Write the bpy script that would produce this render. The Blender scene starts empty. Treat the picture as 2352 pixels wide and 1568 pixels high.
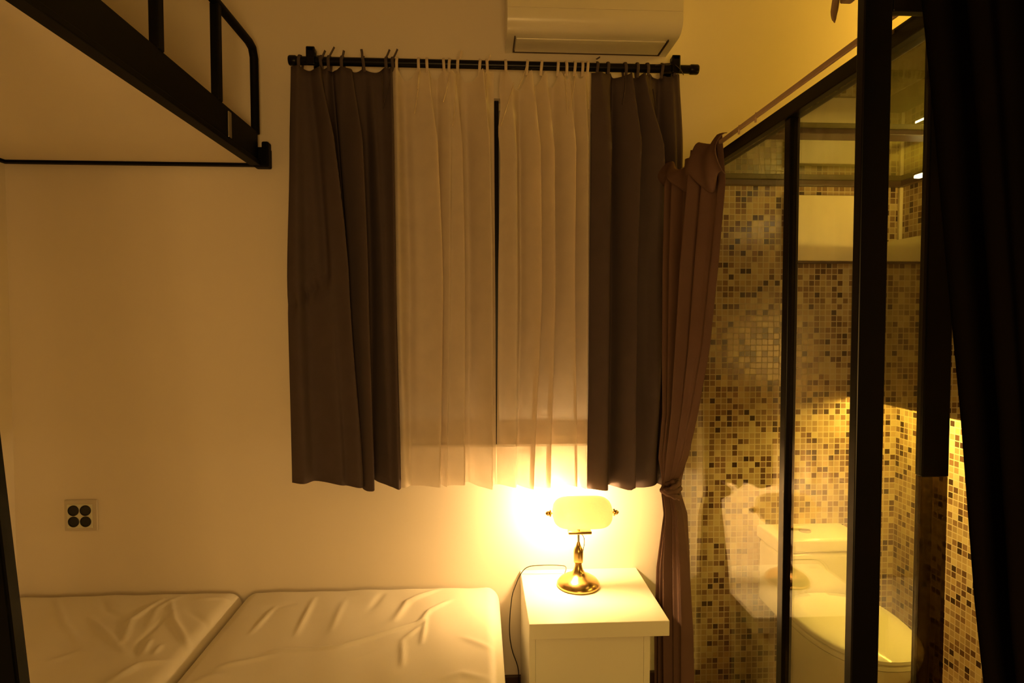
import bpy, bmesh, math, random
from mathutils import Vector, Matrix
PI = math.pi
C = bpy.context.scene.collection
rnd = random.Random(7)

# ---------------------------------------------------------------- camera frame
YAW = math.atan(76/1400); PITCH = math.atan(51/1400); CZ = 1.5
cy, sy, cp, sp = math.cos(YAW), math.sin(YAW), math.cos(PITCH), math.sin(PITCH)
RV = Vector((cy, -sy, 0)); FV = Vector((sy*cp, cy*cp, -sp)); UV = Vector((sy*sp, cy*sp, cp))
def ray(px, py): return FV + RV*((px-1176)/1400) + UV*((784-py)/1400)
def P(px, py, y):
    r = ray(px, py); k = y/r.y; return Vector((r.x*k, y, CZ+r.z*k))
def PX(px, py, x):
    r = ray(px, py); k = x/r.x; return Vector((x, r.y*k, CZ+r.z*k))
def PZ(px, py, z):
    r = ray(px, py); k = (z-CZ)/r.z; return Vector((r.x*k, r.y*k, z))

# ---------------------------------------------------------------- materials
def mat(name, col, rough=.6, metal=0, spec=.5, noise=None, bump=None, **kw):
    m = bpy.data.materials.new(name); m.use_nodes = True
    nt = m.node_tree; b = nt.nodes['Principled BSDF']
    b.inputs['Base Color'].default_value = (*col, 1)
    b.inputs['Roughness'].default_value = rough
    b.inputs['Metallic'].default_value = metal
    b.inputs['Specular IOR Level'].default_value = spec
    for k, v in kw.items(): b.inputs[k.replace('_', ' ')].default_value = v
    if noise or bump:
        tc = nt.nodes.new('ShaderNodeTexCoord')
    if noise:
        sc, amt = noise
        n = nt.nodes.new('ShaderNodeTexNoise'); n.inputs['Scale'].default_value = sc; n.inputs['Detail'].default_value = 5
        mx = nt.nodes.new('ShaderNodeMix'); mx.data_type = 'RGBA'
        mx.inputs[6].default_value = (*[c*(1-amt) for c in col], 1); mx.inputs[7].default_value = (*[min(1, c*(1+amt)) for c in col], 1)
        nt.links.new(tc.outputs['Object'], n.inputs['Vector']); nt.links.new(n.outputs['Fac'], mx.inputs[0])
        nt.links.new(mx.outputs[2], b.inputs['Base Color'])
    if bump:
        sc, st, dist = bump
        n = nt.nodes.new('ShaderNodeTexNoise'); n.inputs['Scale'].default_value = sc; n.inputs['Detail'].default_value = 4
        bp = nt.nodes.new('ShaderNodeBump'); bp.inputs['Strength'].default_value = st; bp.inputs['Distance'].default_value = dist
        nt.links.new(tc.outputs['Object'], n.inputs['Vector']); nt.links.new(n.outputs['Fac'], bp.inputs['Height'])
        nt.links.new(bp.outputs['Normal'], b.inputs['Normal'])
    return m

def emit(name, col, s):
    m = bpy.data.materials.new(name); m.use_nodes = True; nt = m.node_tree; nt.nodes.clear()
    e = nt.nodes.new('ShaderNodeEmission'); e.inputs[0].default_value = (*col, 1); e.inputs[1].default_value = s
    o = nt.nodes.new('ShaderNodeOutputMaterial'); nt.links.new(e.outputs[0], o.inputs[0]); return m

def cloth(name, col, transp=0.0, transl=.3, weave=900):
    m = bpy.data.materials.new(name); m.use_nodes = True; nt = m.node_tree; nt.nodes.clear()
    tc = nt.nodes.new('ShaderNodeTexCoord'); n = nt.nodes.new('ShaderNodeTexNoise')
    n.inputs['Scale'].default_value = 14; n.inputs['Detail'].default_value = 8
    mx = nt.nodes.new('ShaderNodeMix'); mx.data_type = 'RGBA'
    mx.inputs[6].default_value = (*[c*.88 for c in col], 1); mx.inputs[7].default_value = (*[c*1.1 for c in col], 1)
    nt.links.new(tc.outputs['Object'], n.inputs['Vector']); nt.links.new(n.outputs['Fac'], mx.inputs[0])
    w = nt.nodes.new('ShaderNodeTexNoise'); w.inputs['Scale'].default_value = weave
    bp = nt.nodes.new('ShaderNodeBump'); bp.inputs['Strength'].default_value = .25; bp.inputs['Distance'].default_value = .001
    nt.links.new(tc.outputs['Object'], w.inputs['Vector']); nt.links.new(w.outputs['Fac'], bp.inputs['Height'])
    d = nt.nodes.new('ShaderNodeBsdfDiffuse'); t = nt.nodes.new('ShaderNodeBsdfTranslucent')
    for q in (d, t):
        nt.links.new(mx.outputs[2], q.inputs['Color']); nt.links.new(bp.outputs['Normal'], q.inputs['Normal'])
    a = nt.nodes.new('ShaderNodeMixShader'); a.inputs[0].default_value = transl
    nt.links.new(d.outputs[0], a.inputs[1]); nt.links.new(t.outputs[0], a.inputs[2]); out = a
    if transp > 0:
        tr = nt.nodes.new('ShaderNodeBsdfTransparent'); b2 = nt.nodes.new('ShaderNodeMixShader'); b2.inputs[0].default_value = transp
        nt.links.new(a.outputs[0], b2.inputs[1]); nt.links.new(tr.outputs[0], b2.inputs[2]); out = b2
    o = nt.nodes.new('ShaderNodeOutputMaterial'); nt.links.new(out.outputs[0], o.inputs[0]); return m

def glass(name, tint=(.9, .93, .85), ior=1.5, rough=.0, smoke=None):
    m = bpy.data.materials.new(name); m.use_nodes = True; nt = m.node_tree; nt.nodes.clear()
    tr = nt.nodes.new('ShaderNodeBsdfTransparent'); tr.inputs[0].default_value = (*tint, 1)
    g = nt.nodes.new('ShaderNodeBsdfGlossy'); g.inputs['Roughness'].default_value = rough
    lw = nt.nodes.new('ShaderNodeLayerWeight'); lw.inputs[0].default_value = .5       # Schlick, same from both sides of the pane
    pw = nt.nodes.new('ShaderNodeMath'); pw.operation = 'POWER'; pw.inputs[1].default_value = 5; nt.links.new(lw.outputs['Facing'], pw.inputs[0])
    f0 = ((ior-1)/(ior+1))**2
    f = nt.nodes.new('ShaderNodeMath'); f.operation = 'MULTIPLY_ADD'; f.inputs[1].default_value = 1-f0; f.inputs[2].default_value = f0; nt.links.new(pw.outputs[0], f.inputs[0])
    mx = nt.nodes.new('ShaderNodeMixShader'); nt.links.new(f.outputs[0], mx.inputs[0])
    nt.links.new(tr.outputs[0], mx.inputs[1]); nt.links.new(g.outputs[0], mx.inputs[2])
    o = nt.nodes.new('ShaderNodeOutputMaterial'); nt.links.new(mx.outputs[0], o.inputs[0]); return m

def mosaic(name, ax, off=(0, 0), pitch=.0236):
    m = bpy.data.materials.new(name); m.use_nodes = True; nt = m.node_tree; N = nt.nodes.new; L = nt.links.new
    b = nt.nodes['Principled BSDF']
    tc = N('ShaderNodeTexCoord'); s = N('ShaderNodeSeparateXYZ'); L(tc.outputs['Object'], s.inputs[0])
    def math_(op, a, v=None, c=None):
        n = N('ShaderNodeMath'); n.operation = op; L(a, n.inputs[0])
        if v is not None:
            if hasattr(v, 'links') : L(v, n.inputs[1])
            else: n.inputs[1].default_value = v
        return n.outputs[0]
    us = []
    for i, a in enumerate((ax, 'Z')):
        u = math_('ADD', s.outputs[a], 10+off[i]); us.append(math_('DIVIDE', u, pitch))
    fl = [math_('FLOOR', u) for u in us]; fr = [math_('FRACT', u) for u in us]
    cb = N('ShaderNodeCombineXYZ'); L(fl[0], cb.inputs[0]); L(fl[1], cb.inputs[1])
    wn = N('ShaderNodeTexWhiteNoise'); wn.noise_dimensions = '3D'; L(cb.outputs[0], wn.inputs['Vector'])
    r = N('ShaderNodeValToRGB'); r.color_ramp.interpolation = 'CONSTANT'; e = r.color_ramp.elements
    cols = [(0, (.045, .022, .012)), (.08, (.12, .06, .03)), (.19, (.24, .14, .07)), (.38, (.36, .25, .13)), (.56, (.46, .33, .17)), (.74, (.50, .36, .18)), (.9, (.58, .46, .25))]
    e[0].position = 0; e[0].color = (*cols[0][1], 1); e[1].position = cols[1][0]; e[1].color = (*cols[1][1], 1)
    for p, c in cols[2:]:
        q = e.new(p); q.color = (*c, 1)
    L(wn.outputs['Value'], r.inputs[0])
    g = None
    for f in fr:
        c = math_('SUBTRACT', f, .5); c = math_('ABSOLUTE', c); c = math_('GREATER_THAN', c, .425)
        g = c if g is None else math_('MAXIMUM', g, c)
    mx = N('ShaderNodeMix'); mx.data_type = 'RGBA'; L(g, mx.inputs[0]); L(r.outputs[0], mx.inputs[6]); mx.inputs[7].default_value = (.60, .50, .33, 1)
    L(mx.outputs[2], b.inputs['Base Color'])
    rr = N('ShaderNodeMapRange'); L(g, rr.inputs[0]); rr.inputs[3].default_value = .22; rr.inputs[4].default_value = .8
    L(rr.outputs[0], b.inputs['Roughness'])
    bp = N('ShaderNodeBump'); bp.invert = True; bp.inputs['Strength'].default_value = .5; bp.inputs['Distance'].default_value = .0015
    L(g, bp.inputs['Height']); L(bp.outputs[0], b.inputs['Normal'])
    return m

M = dict(
    wall=mat('wall_paint', (.80, .73, .62), .75, noise=(3, .03), bump=(60, .15, .002)),
    ceil=mat('ceiling_paint', (.78, .72, .62), .8, noise=(3, .03)),
    floor=mat('floor_wood', (.12, .06, .03), .5, noise=(9, .35)),
    base=mat('dark_baseboard', (.05, .022, .012), .5, noise=(20, .2)),
    black=mat('black_metal', (.0025, .0025, .003), .6, spec=.12, noise=(40, .2)),
    blackbar=mat('black_frame', (.0025, .0025, .003), .32, spec=.2, noise=(40, .2)),
    board=mat('white_board', (.80, .73, .60), .55, noise=(4, .03)),
    ac=mat('cream_plastic', (.78, .74, .60), .28, noise=(5, .02)),
    seam=mat('dark_seam', (.06, .035, .02), .6, noise=(30, .2)),
    sheet=mat('white_sheet', (.82, .77, .66), .45, spec=.35, noise=(8, .03), bump=(220, .15, .001)),
    fabricbase=mat('bed_base_fabric', (.5, .45, .38), .85, noise=(30, .1)),
    lam=mat('white_laminate', (.80, .79, .66), .35, noise=(5, .02)),
    brass=mat('brushed_brass', (.62, .42, .16), .24, 1, noise=(30, .15)),
    steel=mat('satin_steel', (.55, .52, .48), .3, 1, noise=(30, .1)),
    cord=mat('black_cord', (.012, .01, .008), .5, noise=(50, .2)),
    plate=mat('socket_plate', (.62, .56, .46), .4, noise=(12, .04)),
    inner=mat('socket_inner_frame', (.72, .72, .58), .35, noise=(12, .04)),
    sock=mat('socket_black', (.004, .004, .006), .35, noise=(12, .1)),
    dark=cloth('taupe_curtain_cloth', (.098, .076, .076), 0, .0),
    taupe=cloth('brown_curtain_cloth', (.145, .088, .07), 0, .04),
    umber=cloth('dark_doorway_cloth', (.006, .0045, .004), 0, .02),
    sheer=cloth('cream_sheer_cloth', (.88, .77, .64), .27, .22, 1400),
    tile_b=mosaic('mosaic_tiles_back', 'X', (.004, .002)),
    tile_r=mosaic('mosaic_tiles_side', 'Y', (.004, .002)),
    floor_t=mosaic('mosaic_floor', 'X'),
    gceil=mat('glossy_ceiling_panel', (.20, .185, .05), .02, spec=1, IOR=2.1, noise=(2, .06)),
    trim=mat('brown_trim', (.07, .04, .025), .4, noise=(20, .15)),
    glass=glass('clear_glass', (.93, .93, .84), 1.6),
    smoke=glass('smoky_glass', (.24, .20, .14), 1.4, .2),
    wglass=mat('window_frosted_pane', (.46, .46, .48), .35, noise=(4, .05)),
    cer=mat('white_ceramic', (.86, .83, .66), .12, noise=(3, .02)),
    panel=mat('cream_panel', (.80, .70, .48), .35, noise=(3, .03)),
    mirror=mat('mirror_glass', (.62, .62, .52), .02, 1, noise=(2, .02)),
    rail=mat('beige_rail', (.50, .36, .24), .5, noise=(20, .12)),
    shade=None,
)
_s = bpy.data.materials.new('opal_lamp_glass'); _s.use_nodes = True; nt = _s.node_tree; nt.nodes.clear()
d = nt.nodes.new('ShaderNodeBsdfDiffuse'); t = nt.nodes.new('ShaderNodeBsdfTranslucent'); g = nt.nodes.new('ShaderNodeBsdfGlossy')
nz = nt.nodes.new('ShaderNodeTexNoise'); nz.inputs['Scale'].default_value = 20
cr = nt.nodes.new('ShaderNodeValToRGB'); cr.color_ramp.elements[0].color = (.80, .74, .58, 1); cr.color_ramp.elements[1].color = (.88, .82, .66, 1)
nt.links.new(nz.outputs[0], cr.inputs[0])
for q in (d, t): nt.links.new(cr.outputs[0], q.inputs['Color'])
g.inputs['Roughness'].default_value = .1
a = nt.nodes.new('ShaderNodeMixShader'); a.inputs[0].default_value = .5
b = nt.nodes.new('ShaderNodeMixShader'); b.inputs[0].default_value = .05
nt.links.new(d.outputs[0], a.inputs[1]); nt.links.new(t.outputs[0], a.inputs[2]); nt.links.new(a.outputs[0], b.inputs[1]); nt.links.new(g.outputs[0], b.inputs[2])
o = nt.nodes.new('ShaderNodeOutputMaterial'); nt.links.new(b.outputs[0], o.inputs[0]); M['shade'] = _s
LAMPCOL = (1.0, .56, .17)
M['bulb'] = emit('bulb_glow', (1.0, .60, .23), 800)
M['strip'] = emit('light_strip_glow', (1.0, .66, .13), 70)
M['bar'] = emit('light_bar_glow', (1.0, .86, .5), 14)

# ---------------------------------------------------------------- mesh helpers
class MB:
    def __init__(s): s.bm = bmesh.new()
    def box(s, x0, x1, y0, y1, z0, z1, bev=0, seg=2):
        r = bmesh.ops.create_cube(s.bm, size=1); vs = r['verts']
        for v in vs: v.co = Vector(((x0+x1)/2+v.co.x*(x1-x0), (y0+y1)/2+v.co.y*(y1-y0), (z0+z1)/2+v.co.z*(z1-z0)))
        if bev:
            es = list({e for v in vs for e in v.link_edges})
            bmesh.ops.bevel(s.bm, geom=es, offset=bev, segments=seg, affect='EDGES', profile=.5)
        return s
    def tube(s, pts, r, n=10, flat=1.0, cap=True):
        pts = [Vector(p) for p in pts]; rings = []; up = Vector((0, 0, 1))
        rs = r if isinstance(r, (list, tuple)) else [r]*len(pts)
        prev = None
        for i, p in enumerate(pts):
            t = (pts[min(i+1, len(pts)-1)]-pts[max(i-1, 0)]).normalized()
            if prev is None:
                ref = up if abs(t.z) < .9 else Vector((1, 0, 0)); a = t.cross(ref).normalized()
            else: a = (prev-t*prev.dot(t)).normalized()
            prev = a; b = t.cross(a)
            rings.append([s.bm.verts.new(p+(a*math.cos(2*PI*k/n)+b*math.sin(2*PI*k/n)*flat)*rs[i]) for k in range(n)])
        for A, B in zip(rings, rings[1:]):
            for k in range(n): s.bm.faces.new((A[k], A[(k+1) % n], B[(k+1) % n], B[k]))
        if cap: s.bm.faces.new(rings[0][::-1]); s.bm.faces.new(rings[-1])
        return s
    def lathe(s, prof, c, n=40, axis='Z'):
        rings = []
        for r, z in prof:
            ring = []
            for k in range(n):
                a = 2*PI*k/n
                if axis == 'Z': q = Vector((r*math.cos(a), r*math.sin(a), z))
                elif axis == 'Y': q = Vector((r*math.cos(a), z, r*math.sin(a)))
                else: q = Vector((z, r*math.cos(a), r*math.sin(a)))
                ring.append(s.bm.verts.new(Vector(c)+q))
            rings.append(ring)
        for A, B in zip(rings, rings[1:]):
            for k in range(n): s.bm.faces.new((A[k], A[(k+1) % n], B[(k+1) % n], B[k]))
        s.bm.faces.new(rings[0][::-1]); s.bm.faces.new(rings[-1]); return s
    def prism(s, poly, axis, a, b):
        def mk(u, v, w): return {'X': (w, u, v), 'Y': (u, w, v), 'Z': (u, v, w)}[axis]
        A = [s.bm.verts.new(mk(u, v, a)) for u, v in poly]; B = [s.bm.verts.new(mk(u, v, b)) for u, v in poly]
        n = len(poly)
        for k in range(n): s.bm.faces.new((A[k], A[(k+1) % n], B[(k+1) % n], B[k]))
        s.bm.faces.new(A[::-1]); s.bm.faces.new(B); return s
    def grid(s, rows):
        V = [[s.bm.verts.new(p) for p in r] for r in rows]
        for A, B in zip(V, V[1:]):
            for k in range(len(A)-1): s.bm.faces.new((A[k], A[k+1], B[k+1], B[k]))
        return s
    def build(s, name, m, parent=None, smooth=False, solid=0, angle=40):
        bmesh.ops.recalc_face_normals(s.bm, faces=s.bm.faces[:])
        base = Vector((0, 0, 0)); q = parent
        while q is not None: base += q.location; q = q.parent
        if base.length: bmesh.ops.translate(s.bm, verts=s.bm.verts[:], vec=-base)
        me = bpy.data.meshes.new(name); s.bm.to_mesh(me); s.bm.free()
        if smooth:
            me.polygons.foreach_set('use_smooth', [True]*len(me.polygons))
            me.set_sharp_from_angle(angle=math.radians(angle))
        o = bpy.data.objects.new(name, me); C.objects.link(o); me.materials.append(m)
        if parent: o.parent = parent
        if solid:
            md = o.modifiers.new('thickness', 'SOLIDIFY'); md.thickness = solid; md.offset = 0
        return o

def thing(name, label, cat, loc, group=None):
    o = bpy.data.objects.new(name, None); C.objects.link(o); o.location = loc; o.empty_display_size = .05
    o['label'] = label; o['category'] = cat
    if group: o['group'] = group
    return o
def tag(o, label, cat, group=None):
    o['label'] = label; o['category'] = cat
    if group: o['group'] = group
    return o
def struct(name, mb, m, parent=None, **kw):
    o = mb.build(name, m, parent, **kw)
    if parent is None: o['kind'] = 'structure'
    return o
def lerp(a, b, t): return a+(b-a)*t
def curve(pts, t):            # piecewise linear through [(t, v)...]
    if t <= pts[0][0]: return pts[0][1]
    for (a, x), (b, y) in zip(pts, pts[1:]):
        if t <= b:
            k = (t-a)/(b-a); k = k*k*(3-2*k)*.5+k*.5
            return x+(y-x)*k
    return pts[-1][1]
def smoothpath(pts, n=6):
    pts = [Vector(p) for p in pts]; out = []
    for i in range(len(pts)-1):
        p0 = pts[max(i-1, 0)]; p1 = pts[i]; p2 = pts[i+1]; p3 = pts[min(i+2, len(pts)-1)]
        for k in range(n):
            t = k/n
            out.append(.5*((2*p1)+(p2-p0)*t+(2*p0-5*p1+4*p2-p3)*t*t+(3*p1-p0-3*p2+p3)*t**3))
    out.append(pts[-1]); return out

# ---------------------------------------------------------------- setting
XL, XR, YB, YF, ZC = -1.768, 2.4, 2.4, -1.6, 2.95
GX, TX = .778, 1.70            # glass partition plane, bathroom side wall
WX0, WX1, WZ0, WZ1 = -.366, .514, .996, 2.357
w = MB()
w.box(XL-.1, WX0, YB, YB+.15, 0, ZC); w.box(WX1, XR+.1, YB, YB+.15, 0, ZC)
w.box(WX0, WX1, YB, YB+.15, 0, WZ0); w.box(WX0, WX1, YB, YB+.15, WZ1, ZC)
struct('wall_back', w, M['wall'])
struct('wall_left', MB().box(XL-.1, XL, YF, YB, 0, ZC), M['wall'])
struct('wall_right', MB().box(XR, XR+.1, YF, YB, 0, ZC), M['wall'])
struct('wall_front', MB().box(XL-.1, XR+.1, YF-.1, YF, 0, ZC), M['wall'])
struct('ceiling', MB().box(XL-.1, XR+.1, YF-.1, YB+.15, ZC, ZC+.1), M['ceil'])
struct('floor', MB().box(XL-.1, XR+.1, YF-.1, YB+.15, -.1, 0), M['floor'])
struct('baseboard_back', MB().box(XL, GX-.03, YB-.014, YB, 0, .072, .003), M['base'])
struct('baseboard_left', MB().box(XL, XL+.014, YF, YB-.014, 0, .072, .003), M['base'])
# bathroom enclosure
struct('wall_bathroom_back', MB().box(GX-.02, TX, YB-.012, YB, .0, 2.0495), M['tile_b'])
struct('wall_bathroom_right', MB().box(TX, TX+.06, .3, YB-.012, 0, 2.0495), M['tile_r'])
struct('floor_bathroom', MB().box(GX+.03, TX, .3, YB-.012, 0, .012), M['floor_t'])
struct('ceiling_bathroom', MB().box(GX+.022, TX+.06, .3, YB, 2.050, 2.0555), M['gceil'])
struct('trim_1', MB().box(GX+.022, TX, YB-.04, YB-.012, 2.028, 2.0495, .002), M['trim'])
struct('trim_2', MB().box(GX+.022, TX, 1.725, 1.79, 2.034, 2.0495, .002), M['trim'])
struct('trim_3', MB().box(TX-.022, TX, .3, YB-.04, 2.028, 2.0495, .002), M['trim'])
struct('trim_4', MB().box(TX-.014, TX, YB-.026, YB-.012, 1.2, 2.028, .003), M['panel'])

# window
w1 = MB()
fw = .03
for a, b_, c, d_ in ((WX0, WX1, WZ0, WZ0+fw), (WX0, WX1, WZ1-fw, WZ1), (WX0, WX0+fw, WZ0+fw, WZ1-fw), (WX1-fw, WX1, WZ0+fw, WZ1-fw)):
    w1.box(a, b_, YB+.05, YB+.09, c, d_, .003)
wo = struct('window_1', w1, M['ac'])
xm = P(1141, 600, YB+.02).x
MB().box(xm-.010, xm+.008, YB+.02, YB+.075, WZ0+.002, WZ1-.002, .002).build('window_stile', M['blackbar'], wo)
MB().box(WX0+fw, xm-.010, YB+.062, YB+.07, WZ0+fw, WZ1-fw).build('window_pane', M['wglass'], wo)
MB().box(xm+.008, WX1-fw, YB+.062, YB+.07, WZ0+fw, WZ1-fw).build('window_pane', M['wglass'], wo)
MB().box(WX0-.0, WX1, YB+.002, YB+.05, WZ0, WZ0+.006).build('window_sill', M['ac'], wo)

# ---------------------------------------------------------------- curtain rod
RY = 2.3; RZ = 2.443; RR = .0155
rod = thing('curtain_rod', 'black metal curtain rod across the top of the window below the air conditioner', 'curtain rod', (.07, RY, RZ))
MB().tube([(-.665, RY, RZ), (.80, RY, RZ)], RR, 16).build('pole', M['blackbar'], rod, smooth=True)
for x0, x1 in ((-.69, -.662), (.797, .83)):
    MB().tube([(x0, RY, RZ), (x0+.004, RY, RZ), (x1-.004, RY, RZ), (x1, RY, RZ)], [.0165, .0185, .0185, .0165], 16).build('finial', M['blackbar'], rod, smooth=True)
for px in (716, 1550):
    x = P(px, 140, RY).x
    m = MB(); m.box(x-.016, x+.016, RY-.006, YB, RZ+.014, RZ+.026, .003); m.box(x-.018, x+.018, YB-.008, YB, RZ-.02, RZ+.06, .003)
    m.box(x-.016, x+.016, RY-.022, RY-.0135, RZ-.02, RZ+.045, .004); m.box(x-.014, x+.014, RY-.022, RY+.02, RZ+.026, RZ+.045, .004)
    m.build('bracket', M['blackbar'], rod)

# ---------------------------------------------------------------- window curtains
def window_curtain(name, label, left, right, hem, folds, ties, tails, m, sag, yoff, nv=46, fine=.0034, seed=1, group=None):
    """left/right: [(t, px)], folds: (px_top, px_mid, px_bot, width_px, height)"""
    r_ = random.Random(seed)
    xt = P((left[0][1]+right[0][1])/2, 160, RY).x
    root = thing(name, label, 'curtain', (xt, RY+yoff, P(1000, hem[0][1], RY).z), group)
    nu = int((right[0][1]-left[0][1])/1.9); ztop = RZ-.024
    ph = [r_.uniform(0, 6.28) for _ in range(6)]
    rows = []
    tx = sorted(ties)
    for j in range(nv+1):
        v = j/nv; row = []
        for i in range(nu+1):
            u = i/nu
            px = lerp(curve(left, v), curve(right, v), u)
            pt = lerp(left[0][1], right[0][1], u)
            # top edge dips between ties
            dist = min(abs(pt-q) for q in tx)
            gap = 1
            for q0, q1 in zip(tx, tx[1:]):
                if q0 <= pt <= q1: gap = (q1-q0)
            dip = sag*min(1.4, gap/34)*(1-math.exp(-(dist/ (max(gap, 8)*.22))**2))
            zt = ztop-dip
            zb = P(px, curve(hem, u), RY).z
            z = lerp(zt, zb, v)
            y = 0
            px0 = px
            for a, mid, c, wd, h in folds:
                ctr = curve(((0, a), (.5, mid), (1, c)), v)
                q = (px0-ctr)/wd
                e_ = (1.9 if m is M['sheer'] else (2.0 if h > 0 else 2.8))*h*math.exp(-abs(q)**1.8)*(0.35+.65*min(1, v*6)); y -= e_; px += (620 if m is M['sheer'] else 560)*max(0, e_)*(1 if h > 0 else 0)*math.sin(PI*min(1, max(0, .08+u*.84)))
            for k in range(5):
                y += fine*(.7+.6*v)*math.sin(u*(9+7*k)*(right[0][1]-left[0][1])/240+ph[k]+v*1.3*math.sin(ph[k]*3))/(1+.5*k)
            # gathers at the ties
            y -= .007*math.exp(-(dist/5)**2)*math.exp(-v*9)
            row.append(Vector((P(px, 600, RY).x, RY+yoff+y, z)))
        rows.append(row)
    MB().grid(rows).build('cloth', m, root, smooth=True, solid=.0012 if m is not M['sheer'] else 0, angle=180)
    for q in tx:
        x = P(q, 150, RY).x; jt = r_.uniform(-.004, .004)
        a = [(x+jt, RY-.004+yoff, ztop-.012), (x+jt*.5, RY-.0185, RZ-.006), (x, RY-.0165, RZ+.009), (x, RY-.004, RZ+.0188), (x-jt, RY+.010, RZ+.0158), (x-jt, RY+.0188, RZ), (x-jt, RY+.008+yoff, ztop-.01)]
        MB().tube(smoothpath(a, 4), .0052 if m is M['sheer'] else .0055, 8, .35).build('tie', m, root, smooth=True)
    for (x0, y0, x1, y1) in tails:
        p0 = P(x0, y0, RY-.02); p1 = P(x1, y1, RY-.03); md = (p0+p1)/2+Vector((.002, -.004, 0))
        MB().tube(smoothpath([p0, md, p1], 4), .0045, 8, .35).build('tie_end', m, root, smooth=True)
    return root

window_curtain('window_curtain', 'dark taupe curtain at the left end of the window rod, beside the loft bed', 
    [(0, 674), (.2, 669), (.5, 659), (1, 664)], [(0, 904), (.5, 907), (1, 916)], [(0, 1108), (.2, 1104), (.55, 1112), (.62, 1120), (.7, 1106), (1, 1117)],
    [(684, 680, 690, 17, .016), (728, 772, 800, 11, .03), (716, 745, 765, 22, .018), (800, 817, 827, 10, .034), (850, 872, 885, 16, .012), (900, 904, 908, 11, .022),
     (712, 736, 0, 8, -.012), (765, 789, 807, 7, -.022), (835, 846, 848, 12, -.014)],
    [690, 738, 757, 787, 835, 888, 902], [(752, 138, 768, 108), (738, 136, 747, 116), (832, 136, 830, 113), (884, 138, 895, 114), (900, 140, 913, 113), (785, 136, 790, 116), (898, 165, 880, 246), (877, 170, 880, 250)],
    M['dark'], .010, 0, seed=3, group='dark taupe window curtains')
window_curtain('window_curtain', 'dark taupe curtain at the right end of the window rod, beside the tied brown curtain',
    [(0, 1355), (.5, 1352), (1, 1348)], [(0, 1553), (.18, 1561), (.26, 1560), (.4, 1540), (.7, 1522), (1, 1517)], [(0, 1120), (.38, 1118), (.4, 1110), (.5, 1120), (.6, 1121), (1, 1106)],
    [(1380, 1376, 1372, 17, .024), (1430, 1418, 1416, 10, .034), (1462, 1497, 1494, 14, .026), (1478, 1470, 1470, 12, .008), (1535, 1540, 1510, 10, .012), (1556, 1560, 1516, 8, .006),
     (1404, 1402, 1400, 9, -.018), (1450, 1438, 1440, 9, -.020), (1515, 1517, 1496, 10, -.02)],
    [1372, 1396, 1435, 1463, 1486, 1520, 1548], [(1437, 170, 1430, 240), (1500, 205, 1506, 262), (1370, 136, 1378, 131), (1505, 150, 1540, 146), (1552, 150, 1570, 172)],
    M['dark'], .010, 0, seed=5, group='dark taupe window curtains')
window_curtain('sheer_curtain', 'cream sheer curtain covering the left half of the window', 
    [(0, 902), (.5, 906), (1, 917)], [(0, 1134), (.06, 1135), (1, 1139)], [(0, 1118), (.3, 1112), (.45, 1117), (.6, 1108), (.8, 1116), (1, 1112)],
    [(912, 914, 925, 10, .012), (975, 990, 984, 11, .026), (1040, 1048, 1046, 11, .018), (1103, 1114, 1112, 13, .028), (1022, 1020, 1010, 9, .012),
     (930, 940, 932, 13, -.012), (1005, 1003, 1000, 6, -.014), (1072, 1078, 1075, 15, -.020)],
    [913, 962, 981, 1019, 1033, 1052, 1103, 1118], [(965, 160, 952, 262), (961, 165, 958, 205), (1056, 136, 1060, 116), (1033, 170, 1018, 235), (1050, 165, 1040, 290), (1120, 140, 1126, 126), (1118, 170, 1116, 260)],
    M['sheer'], .028, 0, seed=11, group='cream sheer curtains')
window_curtain('sheer_curtain', 'cream sheer curtain covering the right half of the window, behind the glowing lamp',
    [(0, 1150), (.04, 1146), (.08, 1150), (.14, 1144), (.2, 1149), (.5, 1144), (1, 1140)], [(0, 1354), (1, 1349)], [(0, 1112), (.4, 1118), (.7, 1110), (1, 1118)],
    [(1170, 1172, 1168, 12, .020), (1212, 1216, 1200, 9, .024), (1245, 1250, 1240, 9, .020), (1292, 1290, 1300, 14, .026), (1335, 1338, 1335, 10, .018),
     (1192, 1196, 1184, 7, -.014), (1228, 1233, 1220, 7, -.018), (1268, 1270, 1258, 9, -.018), (1316, 1316, 1322, 7, -.012)],
    [1161, 1211, 1244, 1281, 1300, 1320, 1337, 1349], [(1209, 152, 1190, 204), (1297, 170, 1302, 262), (1322, 170, 1308, 250), (1180, 190, 1150, 290), (1345, 170, 1352, 250)],
    M['sheer'], .048, 0, seed=17, group='cream sheer curtains')

# ---------------------------------------------------------------- air conditioner
AX0, AX1 = .103, .735
ac = thing('air_conditioner', 'cream wall-mounted air conditioner above the curtain rod', 'air conditioner', ((AX0+AX1)/2, YB, 2.5))
zb = 2.530
prof = [(YB, zb), (YB, 2.83), (2.21, 2.83), (2.195, 2.815), (2.19, zb+.06)]
for k in range(1, 9):
    a = k/8*PI/2; prof.append((2.245-.055*math.cos(a), zb+.055-.055*math.sin(a)))
MB().prism(prof, 'X', AX0, AX1).build('casing', M['ac'], ac, smooth=True, angle=50)
lf = MB()
y0, y1 = 2.262, 2.372
lf.box(AX0+.035, AX1-.04, y0, y1, zb-.006, zb-.0005, .002); lvr = lf.build('louver', M['ac'], ac)
gm = MB(); gm.box(AX0+.028, AX1-.033, y1+.001, y1+.006, zb-.007, zb+.001)
gm.box(AX0+.028, AX0+.032, y0-.01, y1+.001, zb-.007, zb+.001); gm.box(AX1-.037, AX1-.033, y0-.01, y1+.001, zb-.007, zb+.001)
gm.build('louver_gap', M['seam'], lvr)
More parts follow.
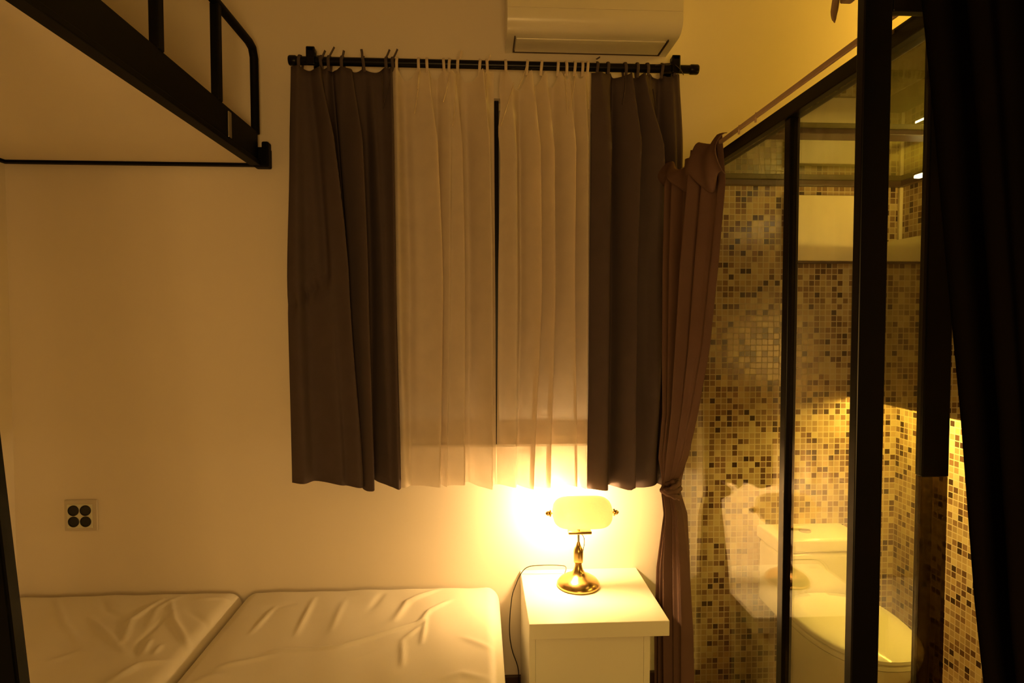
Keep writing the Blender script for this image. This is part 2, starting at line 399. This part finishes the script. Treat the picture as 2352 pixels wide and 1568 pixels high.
MB().box(AX0+.002, AX1-.002, 2.1875, 2.1915, zb+.072, zb+.075).build('front_seam', M['ac'], ac)

# ---------------------------------------------------------------- loft bed
LX = -.815; ZU = 2.083
loft = thing('loft_bed', 'black metal loft bed overhead with a pale board underside and guard rail', 'loft bed', (LX-.4, 1.4, ZU))
b = MB(); b.box(LX-.035, LX-.008, .45, 2.352, ZU, ZU+.115, .003); b.box(LX-.04, LX, .45, 2.352, ZU-.008, ZU+.010, .003); b.build('side_rail', M['black'], loft)
MB().box(XL+.022, LX-.0355, .47, 2.372, ZU+.006, ZU+.024).build('base_board', M['board'], loft)
MB().box(XL+.002, LX-.03, 2.373, YB-.002, ZU-.004, ZU+.07, .002).build('end_rail', M['black'], loft)
MB().box(XL+.002, XL+.021, .45, 2.3725, ZU-.004, ZU+.07, .002).build('side_rail', M['black'], loft)
MB().box(XL+.022, LX-.036, .45, .4695, ZU-.004, ZU+.07, .002).build('end_rail', M['black'], loft)
q = MB(); q.box(LX-.03, LX+.028, 2.353, YB-.001, ZU-.012, ZU+.062, .006); q.box(LX+.0, LX+.026, 2.36, YB-.001, ZU+.055, ZU+.085, .006); q.build('wall_bracket', M['black'], loft)
for y in (.57, .93, 1.29, 1.655, 2.02):
    MB().box(LX-.032, LX-.004, y-.015, y+.015, ZU+.112, 2.5, .005).build('guard_post', M['black'], loft)
hr = [(LX-.018, .46, ZU+.12), (LX-.018, .46, 2.45), (LX-.018, .475, 2.49), (LX-.018, .52, 2.508)]
hr += [(LX-.018, 2.30, 2.508), (LX-.018, 2.335, 2.50), (LX-.018, 2.352, 2.47), (LX-.018, 2.354, 2.3), (LX-.018, 2.354, ZU+.11)]
MB().tube(hr, .0155, 12).build('guard_rail', M['black'], loft, smooth=True)
MB().box(LX-.008, LX-.002, 2.07, 2.095, ZU+.015, ZU+.10, .002).build('hook_plate', M['steel'], loft)

# ladder leaning on the loft bed
ld = thing('ladder', 'black metal ladder leaning against the loft bed at the left edge', 'ladder', (-.5, .82, 0))
pa = P(75, 1568, 1.0); pb = P(0, 940, 1.0); dx = (pb.x-pa.x)/(pb.z-pa.z)
def lx(z): return pa.x+(z-pa.z)*dx
for y in (.985, .62):
    m = MB(); zt = 2.074
    vs = [(lx(0)-.056, 0), (lx(0), 0), (lx(zt), zt), (lx(zt)-.056, zt)]
    # keep the stile just outside the bed's side rail
    m.prism([(x+.0, z) for x, z in vs], 'Y', y-.014, y+.014)
    bmesh.ops.bevel(m.bm, geom=m.bm.edges[:], offset=.004, segments=2, affect='EDGES')
    m.build('stile', M['black'], ld)
for k in range(7):
    z = .28+k*.27
    MB().tube([(lx(z)-.028, .634, z), (lx(z)-.028, .971, z)], .014, 12).build('rung', M['black'], ld, smooth=True)

# ---------------------------------------------------------------- beds
def seg_d(p, a, b):
    ab = b-a; t = max(0, min(1, (p-a).dot(ab)/max(1e-9, ab.length_squared))); return (p-(a+ab*t)).length, t
def mattress(name, label, x0, x1, y0, y1, z0, H, creases, seed):
    r_ = random.Random(seed); rad = .055
    root = thing(name, label, 'mattress', ((x0+x1)/2, (y0+y1)/2, z0), 'white mattresses on the low bed')
    nx, ny = 190, 210
    def warp(t):  # denser near the edges
        return t-.06*math.sin(2*PI*t)*.9
    segs = []
    for line, wd, h in creases:
        pts = [PZ(a, c, H) for a, c in line]; pts = [Vector((p.x, p.y)) for p in pts]
        segs.append((pts, wd, h))
    ph = [r_.uniform(0, 6.28) for _ in range(8)]
    rows = []
    for j in range(ny+1):
        row = []
        for i in range(nx+1):
            x = lerp(x0, x1, warp(i/nx)); y = lerp(y0, y1, warp(j/ny))
            dx0 = min(x-x0, x1-x); dy0 = min(y-y0, y1-y)
            ex = max(0, rad-dx0); ey = max(0, rad-dy0); q = math.hypot(ex, ey); X, Y = x, y
            if q > rad:
                s = rad/q; nx_, ny_ = ex*s, ey*s
                X += (ex-nx_)*(1 if x-x0 < x1-x else -1); Y += (ey-ny_)*(1 if y-y0 < y1-y else -1); q = rad
            z = H-(rad-math.sqrt(max(0, rad*rad-q*q)))
            e = min(1, min(dx0, dy0)/.15)
            z -= .010*(1-e)**2
            f = min(1, min(dx0, dy0)/.03)
            p = Vector((x, y)); w_ = 0
            for pts, wd, h in segs:
                best = 9; bt = 0; n = len(pts)-1
                for k in range(n):
                    dd, tt = seg_d(p, pts[k], pts[k+1])
                    if dd < best: best = dd; bt = (k+tt)/n
                if best < wd*4:
                    w_ += h*math.exp(-(best/wd)**2)*(.25+.75*math.sin(PI*min(1, max(0, bt)))**.7)
            w_ += .0016*math.sin(17*x+9*y+ph[0])*math.sin(6*x-11*y+ph[1])+.0010*math.sin(38*x+16*y+ph[2]+2*math.sin(5*y))
            z += w_*f
            row.append(Vector((X, Y, z)))
        rows.append(row)
    m = MB(); m.grid(rows)
    be = [e for e in m.bm.edges if e.is_boundary]
    r = bmesh.ops.extrude_edge_only(m.bm, edges=be); vs = [v for v in r['geom'] if isinstance(v, bmesh.types.BMVert)]
    for v in vs: v.co.z = z0+.03
    be = [e for e in m.bm.edges if e.is_boundary]
    r = bmesh.ops.extrude_edge_only(m.bm, edges=be); vs = [v for v in r['geom'] if isinstance(v, bmesh.types.BMVert)]
    cx, cy_ = (x0+x1)/2, (y0+y1)/2
    for v in vs:
        v.co.z = z0; v.co.x += .03 if v.co.x < cx else -.03
    m.build('fitted_sheet', M['sheet'], root, smooth=True, angle=60)
    MB().box(x0+.02, x1-.02, y0+.02, y1-.02, z0, H-.07, .02).build('padding', M['fabricbase'], root)
    return root
BZ = .23; BY0 = 1.13
mattress('mattress', 'white-sheeted mattress against the left wall under the loft bed', XL+.004, -.905, BY0, YB-.01, BZ, .462,
    [([(128, 1375), (150, 1435), (188, 1482)], .010, .006), ([(205, 1415), (250, 1460), (290, 1502)], .010, .007), ([(283, 1475), (300, 1425), (372, 1378)], .011, .010),
     ([(393, 1382), (400, 1425), (445, 1492)], .011, .010), ([(250, 1566), (320, 1528), (385, 1515)], .012, .011), ([(330, 1500), (345, 1470)], .008, .008),
     ([(230, 1370), (245, 1400), (280, 1420)], .012, -.005), ([(430, 1400), (500, 1440)], .012, -.006), ([(310, 1510), (322, 1470), (400, 1400)], .010, -.006),
     ([(450, 1375), (540, 1370)], .012, .005), ([(340, 1440), (360, 1400), (420, 1365)], .012, .005), ([(100, 1520), (180, 1500), (300, 1510)], .016, .005), ([(440, 1492), (420, 1530)], .010, .008), ([(355, 1500), (370, 1480)], .008, .007)], 5)
mattress('mattress', 'white-sheeted mattress beside the nightstand, under the window', -.901, .078, BY0, YB-.01, BZ, .460,
    [([(620, 1496), (775, 1487), (860, 1462), (930, 1440), (975, 1424)], .008, .010), ([(905, 1425), (935, 1382), (1012, 1350)], .013, .009), ([(962, 1432), (985, 1405), (1035, 1378)], .010, .009),
     ([(968, 1478), (978, 1420)], .008, .006), ([(924, 1530), (924, 1470)], .009, .006), ([(576, 1455), (632, 1392)], .010, .006), ([(678, 1460), (722, 1372)], .010, .006), ([(760, 1450), (790, 1380)], .011, .004),
     ([(500, 1532), (560, 1520), (650, 1500)], .009, .006), ([(925, 1470), (965, 1440)], .008, .007), ([(600, 1400), (680, 1385)], .02, -.004), ([(850, 1400), (880, 1360)], .014, -.005),
     ([(1010, 1560), (1060, 1545), (1120, 1555)], .014, .005), ([(1060, 1460), (1135, 1490)], .014, .004), ([(450, 1560), (520, 1548)], .012, .005), ([(800, 1520), (880, 1490)], .014, .004)], 9)
bb = thing('bed_base', 'low upholstered bed base under the two white mattresses', 'bed base', (-.85, 1.76, 0))
MB().box(XL+.01, .062, BY0+.02, YB-.016, .06, BZ-.001, .01).build('platform', M['fabricbase'], bb)
for x in (XL+.06, -.9, .0):
    for y in (BY0+.08, YB-.08): MB().box(x-.025, x+.025, y-.025, y+.025, 0, .0595, .003).build('leg', M['black'], bb)

# ---------------------------------------------------------------- nightstand
ns = thing('nightstand', 'white nightstand beside the mattress with the brass lamp on top', 'nightstand', (.37, 2.17, 0))
NX0, NX1, NY0 = .163, .632, 1.962
MB().box(NX0, NX1, NY0, YB-.002, .446, .498, .002).build('tabletop', M['lam'], ns)
MB().box(NX0+.001, NX0+.022, NY0+.012, YB-.016, 0, .4455, .001).build('side_panel', M['lam'], ns)
MB().box(.549, .570, NY0+.012, YB-.016, 0, .4455, .001).build('side_panel', M['lam'], ns)
MB().box(NX0+.0225, .5485, NY0+.012, NY0+.03, .03, .4455, .001).build('front_panel', M['lam'], ns)
MB().box(NX0+.0225, .5485, YB-.03, YB-.016, .03, .4455, .001).build('back_panel', M['lam'], ns)

# ---------------------------------------------------------------- banker lamp
LPX, LPY = .372, 2.245; LZ = .4985
lamp = thing('desk_lamp', 'brass desk lamp with a glowing opal glass shade on the nightstand', 'lamp', (LPX, LPY, LZ))
c = (LPX, LPY, LZ)
MB().lathe([(.079, 0), (.0815, .004), (.080, .012), (.071, .023), (.055, .033), (.038, .041), (.026, .049), (.0185, .060), (.014, .074), (.0125, .086)], c, 56).build('base', M['brass'], lamp, smooth=True, angle=60)
MB().lathe([(.0125, .0865), (.0172, .089), (.0178, .096), (.0182, .128), (.0165, .140), (.010, .150), (.0075, .158), (.0055, .166)], c, 32).build('stem', M['brass'], lamp, smooth=True, angle=60)
MB().tube([(LPX, LPY, LZ+.166), (LPX, LPY, LZ+.198)], .0042, 14).build('rod', M['steel'], lamp, smooth=True)
sh = Vector((.3855, LPY, LZ+.276))      # shade axis centre
L2 = .112
m = MB(); m.box(LPX-.040, LPX+.048, LPY-.016, LPY+.016, LZ+.198, LZ+.210, .003)
m.tube([(LPX, LPY, LZ+.2101), (LPX, LPY, sh.z)], .006, 12)
m.tube([(sh.x-L2-.004, LPY, sh.z), (sh.x+L2+.004, LPY, sh.z)], .004, 10); m.build('shade_bracket', M['brass'], lamp, smooth=True, angle=40)
rows = []
nA, nL = 40, 40; tilt0, tilt1 = math.radians(62), math.radians(232)
for i in range(nL+1):
    u = -1+2*i/nL; r = .064*(max(0, 1-abs(u)**5))**.42
    r = max(r, .010); rows.append([Vector((sh.x+u*L2, sh.y+r*math.cos(a_), sh.z+r*.95*math.sin(a_))) for a_ in [lerp(tilt0, tilt1, k/nA) for k in range(nA+1)]])
shade = MB().grid(rows).build('lamp_shade', M['shade'], lamp, smooth=True, solid=.003, angle=180)
for s in (-1, 1):
    x = sh.x+s*(L2+.004)
    MB().lathe([(.004, 0), (.013, s*.001), (.014, s*.006), (.008, s*.010), (.0095, s*.014), (.006, s*.020), (.002, s*.023)], (x, sh.y, sh.z), 20, 'X').build('finial', M['brass'], shade, smooth=True, angle=50)
bx = .305
MB().lathe([(.002, -.026), (.009, -.024), (.012, -.012), (.020, 0), (.024, .012), (.022, .024), (.012, .032), (.002, .034)], (bx, sh.y+.004, sh.z-.004), 24, 'X').build('bulb', M['bulb'], lamp, smooth=True)
MB().tube(smoothpath([(LPX+.008, LPY-.010, LZ+.2), (LPX+.017, LPY-.012, LZ+.190), (LPX+.020, LPY-.012, LZ+.172), (LPX+.018, LPY-.012, LZ+.150), (LPX+.012, LPY-.016, LZ+.130)], 5), .0014, 8).build('switch_wire', M['cord'], lamp, smooth=True)
pts = [(LPX-.05, LPY+.055, LZ+.006), P(1300, 1303, 2.33), P(1285, 1298, 2.34), P(1240, 1298, 2.34), P(1212, 1302, 2.345), P(1196, 1318, 2.345), P(1184, 1345, 2.345), P(1176, 1370, 2.345), P(1171, 1420, 2.345), P(1171, 1460, 2.345), P(1177, 1495, 2.345), P(1189, 1530, 2.34), P(1192, 1560, 2.34), P(1192, 1600, 2.345)]
pts = [Vector(p) for p in pts]
for p in pts[1:4]: p.z = max(p.z, LZ+.004)
tg = tag(MB().tube(smoothpath(pts, 6), .0019, 8).build('power_cord', M['cord'], None, smooth=True), 'thin black cord running from the desk lamp down beside the nightstand', 'cord')

# ---------------------------------------------------------------- wall socket
so = thing('wall_socket', 'square wall plate with four round black sockets above the left mattress', 'socket', (-1.52, YB, .75))
ctr = P(189, 1182, YB); px_ = .00175
MB().box(ctr.x-.062, ctr.x+.060, YB-.008, YB, ctr.z-.060, ctr.z+.060, .003).build('plate', M['plate'], so)
c2 = P(187, 1183, YB)
fi = MB().box(c2.x-.046, c2.x+.046, YB-.011, YB-.0082, c2.z-.046, c2.z+.046, .001).build('inner_frame', M['inner'], so)
for ix in (-1, 1):
    for iz in (-1, 1):
        MB().lathe([(.0205, 0), (.0205, -.002), (.018, -.003), (.017, -.0005), (.001, -.0004)], (c2.x+ix*.0222, YB-.011, c2.z+iz*.0215), 32, 'Y').build('socket', M['sock'], fi)

# ---------------------------------------------------------------- glass partition
gp = thing('glass_partition', 'black framed glass partition between the bedroom and the mosaic bathroom', 'glass partition', (GX, 1.7, 0))
GY0 = 1.0
MB().box(GX-.02, GX+.02, GY0, YB-.013, 1.997, 2.031, .002).build('top_rail', M['blackbar'], gp)
MB().box(GX-.02, GX+.02, GY0, YB-.013, .0, .05, .002).build('bottom_rail', M['blackbar'], gp)
MB().box(GX-.013, GX+.013, 1.477, 1.505, .0505, 1.9965, .002).build('mullion', M['blackbar'], gp)
MB().box(GX-.015, GX+.015, YB-.042, YB-.013, .0505, 1.9965, .002).build('wall_post', M['blackbar'], gp)
for a_, b_ in ((GY0+.001, 1.4765), (1.5055, YB-.0425)):
    MB().box(GX-.003, GX+.003, a_, b_, .0505, 1.9965).build('glass_pane', M['glass'], gp)

# folding door leaf standing out at the end of the partition
DY = .98
fd = thing('folding_door', 'tall black framed glass door leaf standing open at the end of the glass partition', 'door', (.71, DY, 0))
dz1 = 2.06
MB().box(.629, .677, DY, DY+.02, .01, dz1, .002).build('stile', M['blackbar'], fd)
zc = P(2150, 1095, DY).z
MB().box(.746, .793, DY, DY+.018, zc, dz1, .002).build('stile', M['blackbar'], fd)
lo = MB().box(.746, .793, DY+.002, DY+.016, .05, zc-.0005, .001).build('stile_lower_section', M['smoke'], fd); lo['label'] = 'translucent smoky brown lower section'
MB().box(.6775, .7455, DY, DY+.018, 2.004, dz1, .002).build('top_rail', M['blackbar'], fd)
MB().box(.6775, .7455, DY, DY+.018, .01, .05, .002).build('bottom_rail', M['blackbar'], fd)
MB().box(.6775, .7455, DY+.007, DY+.012, .0505, 2.0035).build('glass_pane', M['glass'], fd)

# rails
cr = thing('curtain_rail', 'thin beige curtain rail running along the top of the glass partition', 'curtain rail', (.72, 1.7, 2.03))
MB().box(.716, .7235, 1.03, YB-.014, 2.021, 2.0335, .002).build('track', M['rail'], cr)
for px, py in ((1700, 268), (1738, 276)):
    p = PX(px, py, .72)
    m = MB(); m.tube([(.7185, p.y, 2.0345), (.7175, p.y, 2.020), (.718, p.y+.002, 2.010)], .003, 8); m.build('glider', M['rail'], cr, smooth=True)
for y in (1.1, 2.3):
    MB().box(.7236, .7575, y-.008, y+.008, 2.0215, 2.0275).build('bracket', M['rail'], cr)
r2 = thing('curtain_rail', 'short beige rail ending above the open glass door', 'curtain rail', (.72, .9, 2.13))
MB().box(.708, .732, .45, 1.185, 2.118, 2.142, .004).build('track', M['rail'], r2)
m = MB(); m.tube(smoothpath([(.70, 1.182, 2.125), (.70, 1.188, 2.10), (.703, 1.19, 2.085)], 4), [.007]*4+[.006, .005, .004, .002, .001], 8); m.build('end_tie', M['rail'], r2, smooth=True)
MB().box(.715, .725, .60, .62, 2.142, ZC).build('hanger', M['rail'], r2)

# ---------------------------------------------------------------- gathered curtain
def bundle_curtain(root, rows_spec, m, folds, amp, nu=150, nv=110, seed=1, side=Vector((-1, 0, 0)), topwave=.0, solid=.0015, ridges=None):
    """rows_spec: list of (v, far_point, near_point, amp_scale)"""
    r_ = random.Random(seed); ph = [r_.uniform(0, 6.28) for _ in range(8)]
    def at(v):
        for a_, b_ in zip(rows_spec, rows_spec[1:]):
            if v <= b_[0]:
                k = (v-a_[0])/(b_[0]-a_[0]); k = k*k*(3-2*k)*.6+k*.4
                return a_[1].lerp(b_[1], k), a_[2].lerp(b_[2], k), lerp(a_[3], b_[3], k)
        return rows_spec[-1][1], rows_spec[-1][2], rows_spec[-1][3]
    rows = []
    for j in range(nv+1):
        v = j/nv; A, B, s = at(v); row = []
        for i in range(nu+1):
            u = i/nu; p = A.lerp(B, u); w_ = 0
            if ridges:
                for c_, c2, wd, h in ridges:
                    q = (u-lerp(c_, c2, v))/wd; w_ += h*math.exp(-abs(q)**1.9)
                w_ += .10*math.sin(2*PI*9*u+ph[0]+3*v)+.08*math.sin(2*PI*5*u+ph[1]-2*v)-.35
            else:
                for k, (f, h) in enumerate(folds):
                    w_ += h*math.sin(2*PI*f*u+ph[k]+.9*v*math.sin(ph[k]*2))
                w_ = math.tanh(w_*1.4)
            p = p+side*(amp*s*(w_+.35)); p.z += topwave*(1-v)**6*(math.sin(u*11+ph[5])+.5*math.sin(u*23+ph[6]))
            row.append(p)
        rows.append(row)
    MB().grid(rows).build('cloth', m, root, smooth=True, solid=solid, angle=180)

def W(px, py, d): return P(px, py, d)
gc = thing('door_curtain', 'brown curtain gathered and knotted at the window end of the glass partition', 'curtain', (.69, 2.2, .03))
spec = []
data = [ # py_far, px_far, d_far, py_near, px_near, d_near, amp
    (402, 1544, 2.18, 312, 1670, 1.8, 0.9), (425, 1538, 2.18, 420, 1682, 1.76, 1.2), (600, 1537, 2.18, 600, 1672, 1.8, 1.4), (800, 1537, 2.18, 800, 1644, 1.87, 1.4), (950, 1537, 2.18, 950, 1611, 1.98, 1.2),
    (1050, 1526, 2.18, 1050, 1587, 2.08, 1), (1100, 1532, 2.18, 1100, 1563, 2.15, 0.8), (1130, 1531, 2.18, 1130, 1559, 2.15, 0.8), (1180, 1540, 2.18, 1180, 1573, 2.12, 1), (1300, 1527, 2.22, 1300, 1592, 2.06, 1.3), (1450, 1524, 2.22, 1450, 1603, 2.02, 1.4), (1568, 1524, 2.22, 1568, 1607, 2.01, 1.4), (1600, 1524, 2.22, 1625, 1608, 2, 1.4)]
zs = [W(r[4], r[3], r[5]).z for r in data]; z0_, z1_ = zs[0], .02
for r in data[:-1]:
    A = W(r[1], r[0], r[2]); B = W(r[4], r[3], r[5]); spec.append(((z0_-B.z)/(z0_-z1_), A, B, r[6]))
A = spec[-1][1].copy(); B = spec[-1][2].copy(); A.z = .03; B.z = .03; A.x = min(A.x, .70); B.x = min(B.x, .73); spec.append((1.0, A, B, 1.4))
for s_ in spec:
    for p in (s_[1], s_[2]): p.x = min(p.x, .738)
bundle_curtain(gc, spec, M['taupe'], [], .034, nu=260, seed=4, topwave=.013, ridges=[(.05, .07, .035, .7), (.14, .18, .03, .6), (.25, .28, .035, .9), (.37, .38, .03, .6), (.49, .49, .06, -1.1), (.64, .62, .045, 1.3), (.78, .77, .09, 1.0), (.95, .94, .05, .8)])
# folded-over cloth at the top of the bundle
r_ = random.Random(9)
hp = []
for k in range(9):
    t = k/8; px = lerp(1524, 1672, t); d_ = lerp(2.18, 1.80, t)
    p = PX(px, lerp(400, 372, t), .695); hp.append(Vector((.694+.008*math.sin(k*2.3), p.y, p.z+.012*math.sin(k*1.9))))
rows = []
pth = smoothpath(hp, 8); n = len(pth)
for i, p in enumerate(pth):
    t = i/(n-1); hh = .034+.028*math.sin(t*3.0)+.014*math.sin(t*19)
    k_ = min(1, max(0, (t-.52)/.07)); up = .022+.052*k_*k_*(3-2*k_)+.010*math.sin(t*13+1)*(1-k_)
    row = []
    for k in range(15):
        a = k/14; ang = lerp(0, PI, a)
        row.append(Vector((p.x-.028*math.sin(ang)*(1+.25*math.sin(t*24+a*3)), p.y+.004*math.sin(a*9+t*9), p.z-hh+(hh+up)*(.5-.5*math.cos(ang)))))
    rows.append(row)
MB().grid(rows).build('folded_heading', M['taupe'], gc, smooth=True, solid=.002, angle=180)
# knot
kc = P(1541, 1123, 2.13)
m = MB()
for k, (ang, rr_, h) in enumerate(((.15, .030, 0), (-.35, .030, -.016), (.5, .027, .012))):
    ring = []
    for q in range(25):
        a = 2*PI*q/24; ring.append(kc+Vector((math.cos(a)*rr_*.95, math.sin(a)*rr_, h+math.cos(a)*rr_*ang)))
    m.tube(ring, [.010+.002*math.sin(q*1.7+k) for q in range(25)], 10)
m.build('knot', M['taupe'], gc, smooth=True, angle=180)

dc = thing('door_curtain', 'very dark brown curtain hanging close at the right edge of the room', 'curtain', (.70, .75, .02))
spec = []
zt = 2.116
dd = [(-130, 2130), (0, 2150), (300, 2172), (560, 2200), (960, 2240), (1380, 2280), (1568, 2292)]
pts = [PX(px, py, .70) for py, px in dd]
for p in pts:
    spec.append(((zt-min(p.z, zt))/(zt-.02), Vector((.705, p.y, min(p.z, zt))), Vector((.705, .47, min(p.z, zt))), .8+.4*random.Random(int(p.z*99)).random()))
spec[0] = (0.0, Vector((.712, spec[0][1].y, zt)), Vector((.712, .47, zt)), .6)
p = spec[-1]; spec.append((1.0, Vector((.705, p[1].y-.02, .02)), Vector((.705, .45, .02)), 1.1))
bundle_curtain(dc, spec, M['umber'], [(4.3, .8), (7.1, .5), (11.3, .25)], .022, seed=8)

# ---------------------------------------------------------------- bathroom
tl = thing('toilet', 'white toilet with closed lid and tank in the mosaic bathroom', 'toilet', (1.26, 2.1, .012))
TC = 1.272
def ring_ell(cx, cyy, rx, ryf, ryb, z, n=48, p=2.3):
    out = []
    for k in range(n):
        a = 2*PI*k/n; ca, sa = math.cos(a), math.sin(a)
        x = rx*math.copysign(abs(ca)**(2/p), ca); y = (ryb if sa > 0 else ryf)*math.copysign(abs(sa)**(2/p), sa)
        out.append(Vector((cx+x, cyy+y, z)))
    return out
def loft_rings(rings):
    m = MB(); V = [[m.bm.verts.new(p) for p in r] for r in rings]; n = len(V[0])
    for A, B in zip(V, V[1:]):
        for k in range(n): m.bm.faces.new((A[k], A[(k+1) % n], B[(k+1) % n], B[k]))
    m.bm.faces.new(V[0][::-1]); m.bm.faces.new(V[-1]); return m
loft_rings([ring_ell(TC, 2.08, .12, .18, .20, .0125, p=2.6), ring_ell(TC, 2.08, .115, .17, .20, .10, p=2.6), ring_ell(TC, 2.06, .125, .18, .20, .22), ring_ell(TC, 2.05, .16, .25, .17, .34), ring_ell(TC, 2.04, .178, .285, .17, .41), ring_ell(TC, 2.04, .178, .288, .17, .425)]).build('bowl', M['cer'], tl, smooth=True, angle=60)
loft_rings([ring_ell(TC, 2.04, .172, .285, .16, .4255), ring_ell(TC, 2.04, .180, .293, .165, .430), ring_ell(TC, 2.04, .180, .293, .165, .441), ring_ell(TC, 2.04, .176, .288, .163, .445)]).build('seat', M['cer'], tl, smooth=True, angle=50)
loft_rings([ring_ell(TC, 2.04, .174, .288, .162, .4465), ring_ell(TC, 2.04, .180, .296, .165, .451), ring_ell(TC, 2.04, .180, .296, .165, .461), ring_ell(TC, 2.04, .172, .286, .16, .469), ring_ell(TC, 2.04, .12, .21, .12, .474)]).build('lid', M['cer'], tl, smooth=True, angle=50)
MB().box(TC-.142, TC+.19, 2.212, 2.386, .36, .618, .02, 4).build('tank', M['cer'], tl, smooth=True)
tlid = MB().box(TC-.152, TC+.2, 2.203, 2.387, .6185, .672, .012, 4).build('tank_lid', M['cer'], tl, smooth=True)
MB().lathe([(.022, 0), (.022, .004), (.018, .006), (.001, .006)], (TC, 2.29, .672), 28).build('flush_button', M['steel'], tlid, smooth=True)

wp = thing('wall_panel', 'plain cream square panel on the mosaic wall above the toilet', 'wall panel', (1.42, YB-.012, 1.87))
a_ = P(1812, 448, 2.36); c_ = P(1985, 600, 2.36)
MB().box(a_.x, c_.x, 2.352, YB-.0125, c_.z, a_.z, .003).build('door_face', M['panel'], wp)
MB().box(a_.x+.004, c_.x-.004, 2.36, YB-.0125, c_.z-.008, c_.z-.0005, .001).build('shadow_strip', M['trim'], wp)  # dark strip standing in for the shadow line under the panel

mc = thing('mirror_cabinet', 'mirror fronted cabinet on the right bathroom wall, lit above and below', 'cabinet', (1.6, 1.9, 1.2))
MX = 1.50
MB().box(MX+.006, TX-.001, 1.15, 2.386, 1.20, 1.775, .002).build('body', M['trim'], mc)
MB().box(MX, MX+.0055, 1.15, 2.386, 1.184, 1.785, .001).build('mirror', M['mirror'], mc)
MB().box(MX+.03, MX+.06, 1.2, 2.35, 1.190, 1.1995).build('light_strip', M['strip'], mc)
MB().box(MX+.09, MX+.12, 1.2, 2.02, 1.7755, 1.786).build('light_strip', M['strip'], mc)
lb = thing('light_bar', 'slim bright light bar above the bathroom mirror cabinet', 'light', (1.46, 1.7, 1.95))
MB().box(1.415, 1.435, 1.45, 1.93, 1.958, 1.966, .002).build('diffuser', M['bar'], lb)
MB().box(1.412, 1.438, 1.447, 1.933, 1.9665, 1.975, .002).build('housing', M['steel'], lb)
for y in (1.5, 1.74):
    MB().box(1.438, 1.528, y-.006, y+.006, 1.967, 1.974).box(1.52, 1.53, y-.006, y+.006, 1.7855, 1.9665).build('arm', M['steel'], lb)

# ceiling lamp over the bathroom box
cl = thing('ceiling_lamp', 'round glowing ceiling lamp above the bathroom roof', 'ceiling lamp', (2.02, 1.95, ZC))
MB().lathe([(.12, 0), (.13, -.03), (.1, -.035)], (2.02, 1.95, ZC), 40).build('mount', M['ac'], cl, smooth=True)
prof = [(.001, -.22)]+[(.16*math.sin(a), -.13-.09*math.cos(a)) for a in [k/14*PI/2*1.9 for k in range(1, 14)]]
MB().lathe(prof, (2.02, 1.95, ZC), 40).build('globe', emit('globe_glow', (1.0, .56, .05), 20), cl, smooth=True)

# ---------------------------------------------------------------- lights
def area(name, loc, target, size, power, col):
    l = bpy.data.lights.new(name, 'AREA'); l.energy = power; l.color = col; l.size = size
    o = bpy.data.objects.new(name, l); C.objects.link(o); o.location = loc
    o.rotation_euler = (Vector(target)-Vector(loc)).to_track_quat('-Z', 'Y').to_euler()
    o.name = name; return o
area('fill_light', (.1, -1.1, 1.15), (-.4, 2.2, .7), .7, 21, (1.0, .54, .15))  # unseen warm fill, added behind the camera to brighten the room
wd = bpy.data.worlds.new('World'); bpy.context.scene.world = wd; wd.use_nodes = True
wd.node_tree.nodes['Background'].inputs[0].default_value = (.9, .5, .25, 1); wd.node_tree.nodes['Background'].inputs[1].default_value = .01

# ---------------------------------------------------------------- camera
cam = bpy.data.cameras.new('Camera'); co = bpy.data.objects.new('Camera', cam); C.objects.link(co)
cam.sensor_width = 36; cam.lens = 36*1400/2352; cam.clip_start = .02
co.location = (0, 0, CZ); co.rotation_euler = (PI/2-PITCH, 0, -YAW)
sc = bpy.context.scene; sc.camera = co
sc.view_settings.view_transform = 'Standard'; sc.view_settings.look = 'None'; sc.view_settings.gamma = 1; sc.view_settings.use_curve_mapping = False
sc.view_settings.exposure = 0.22
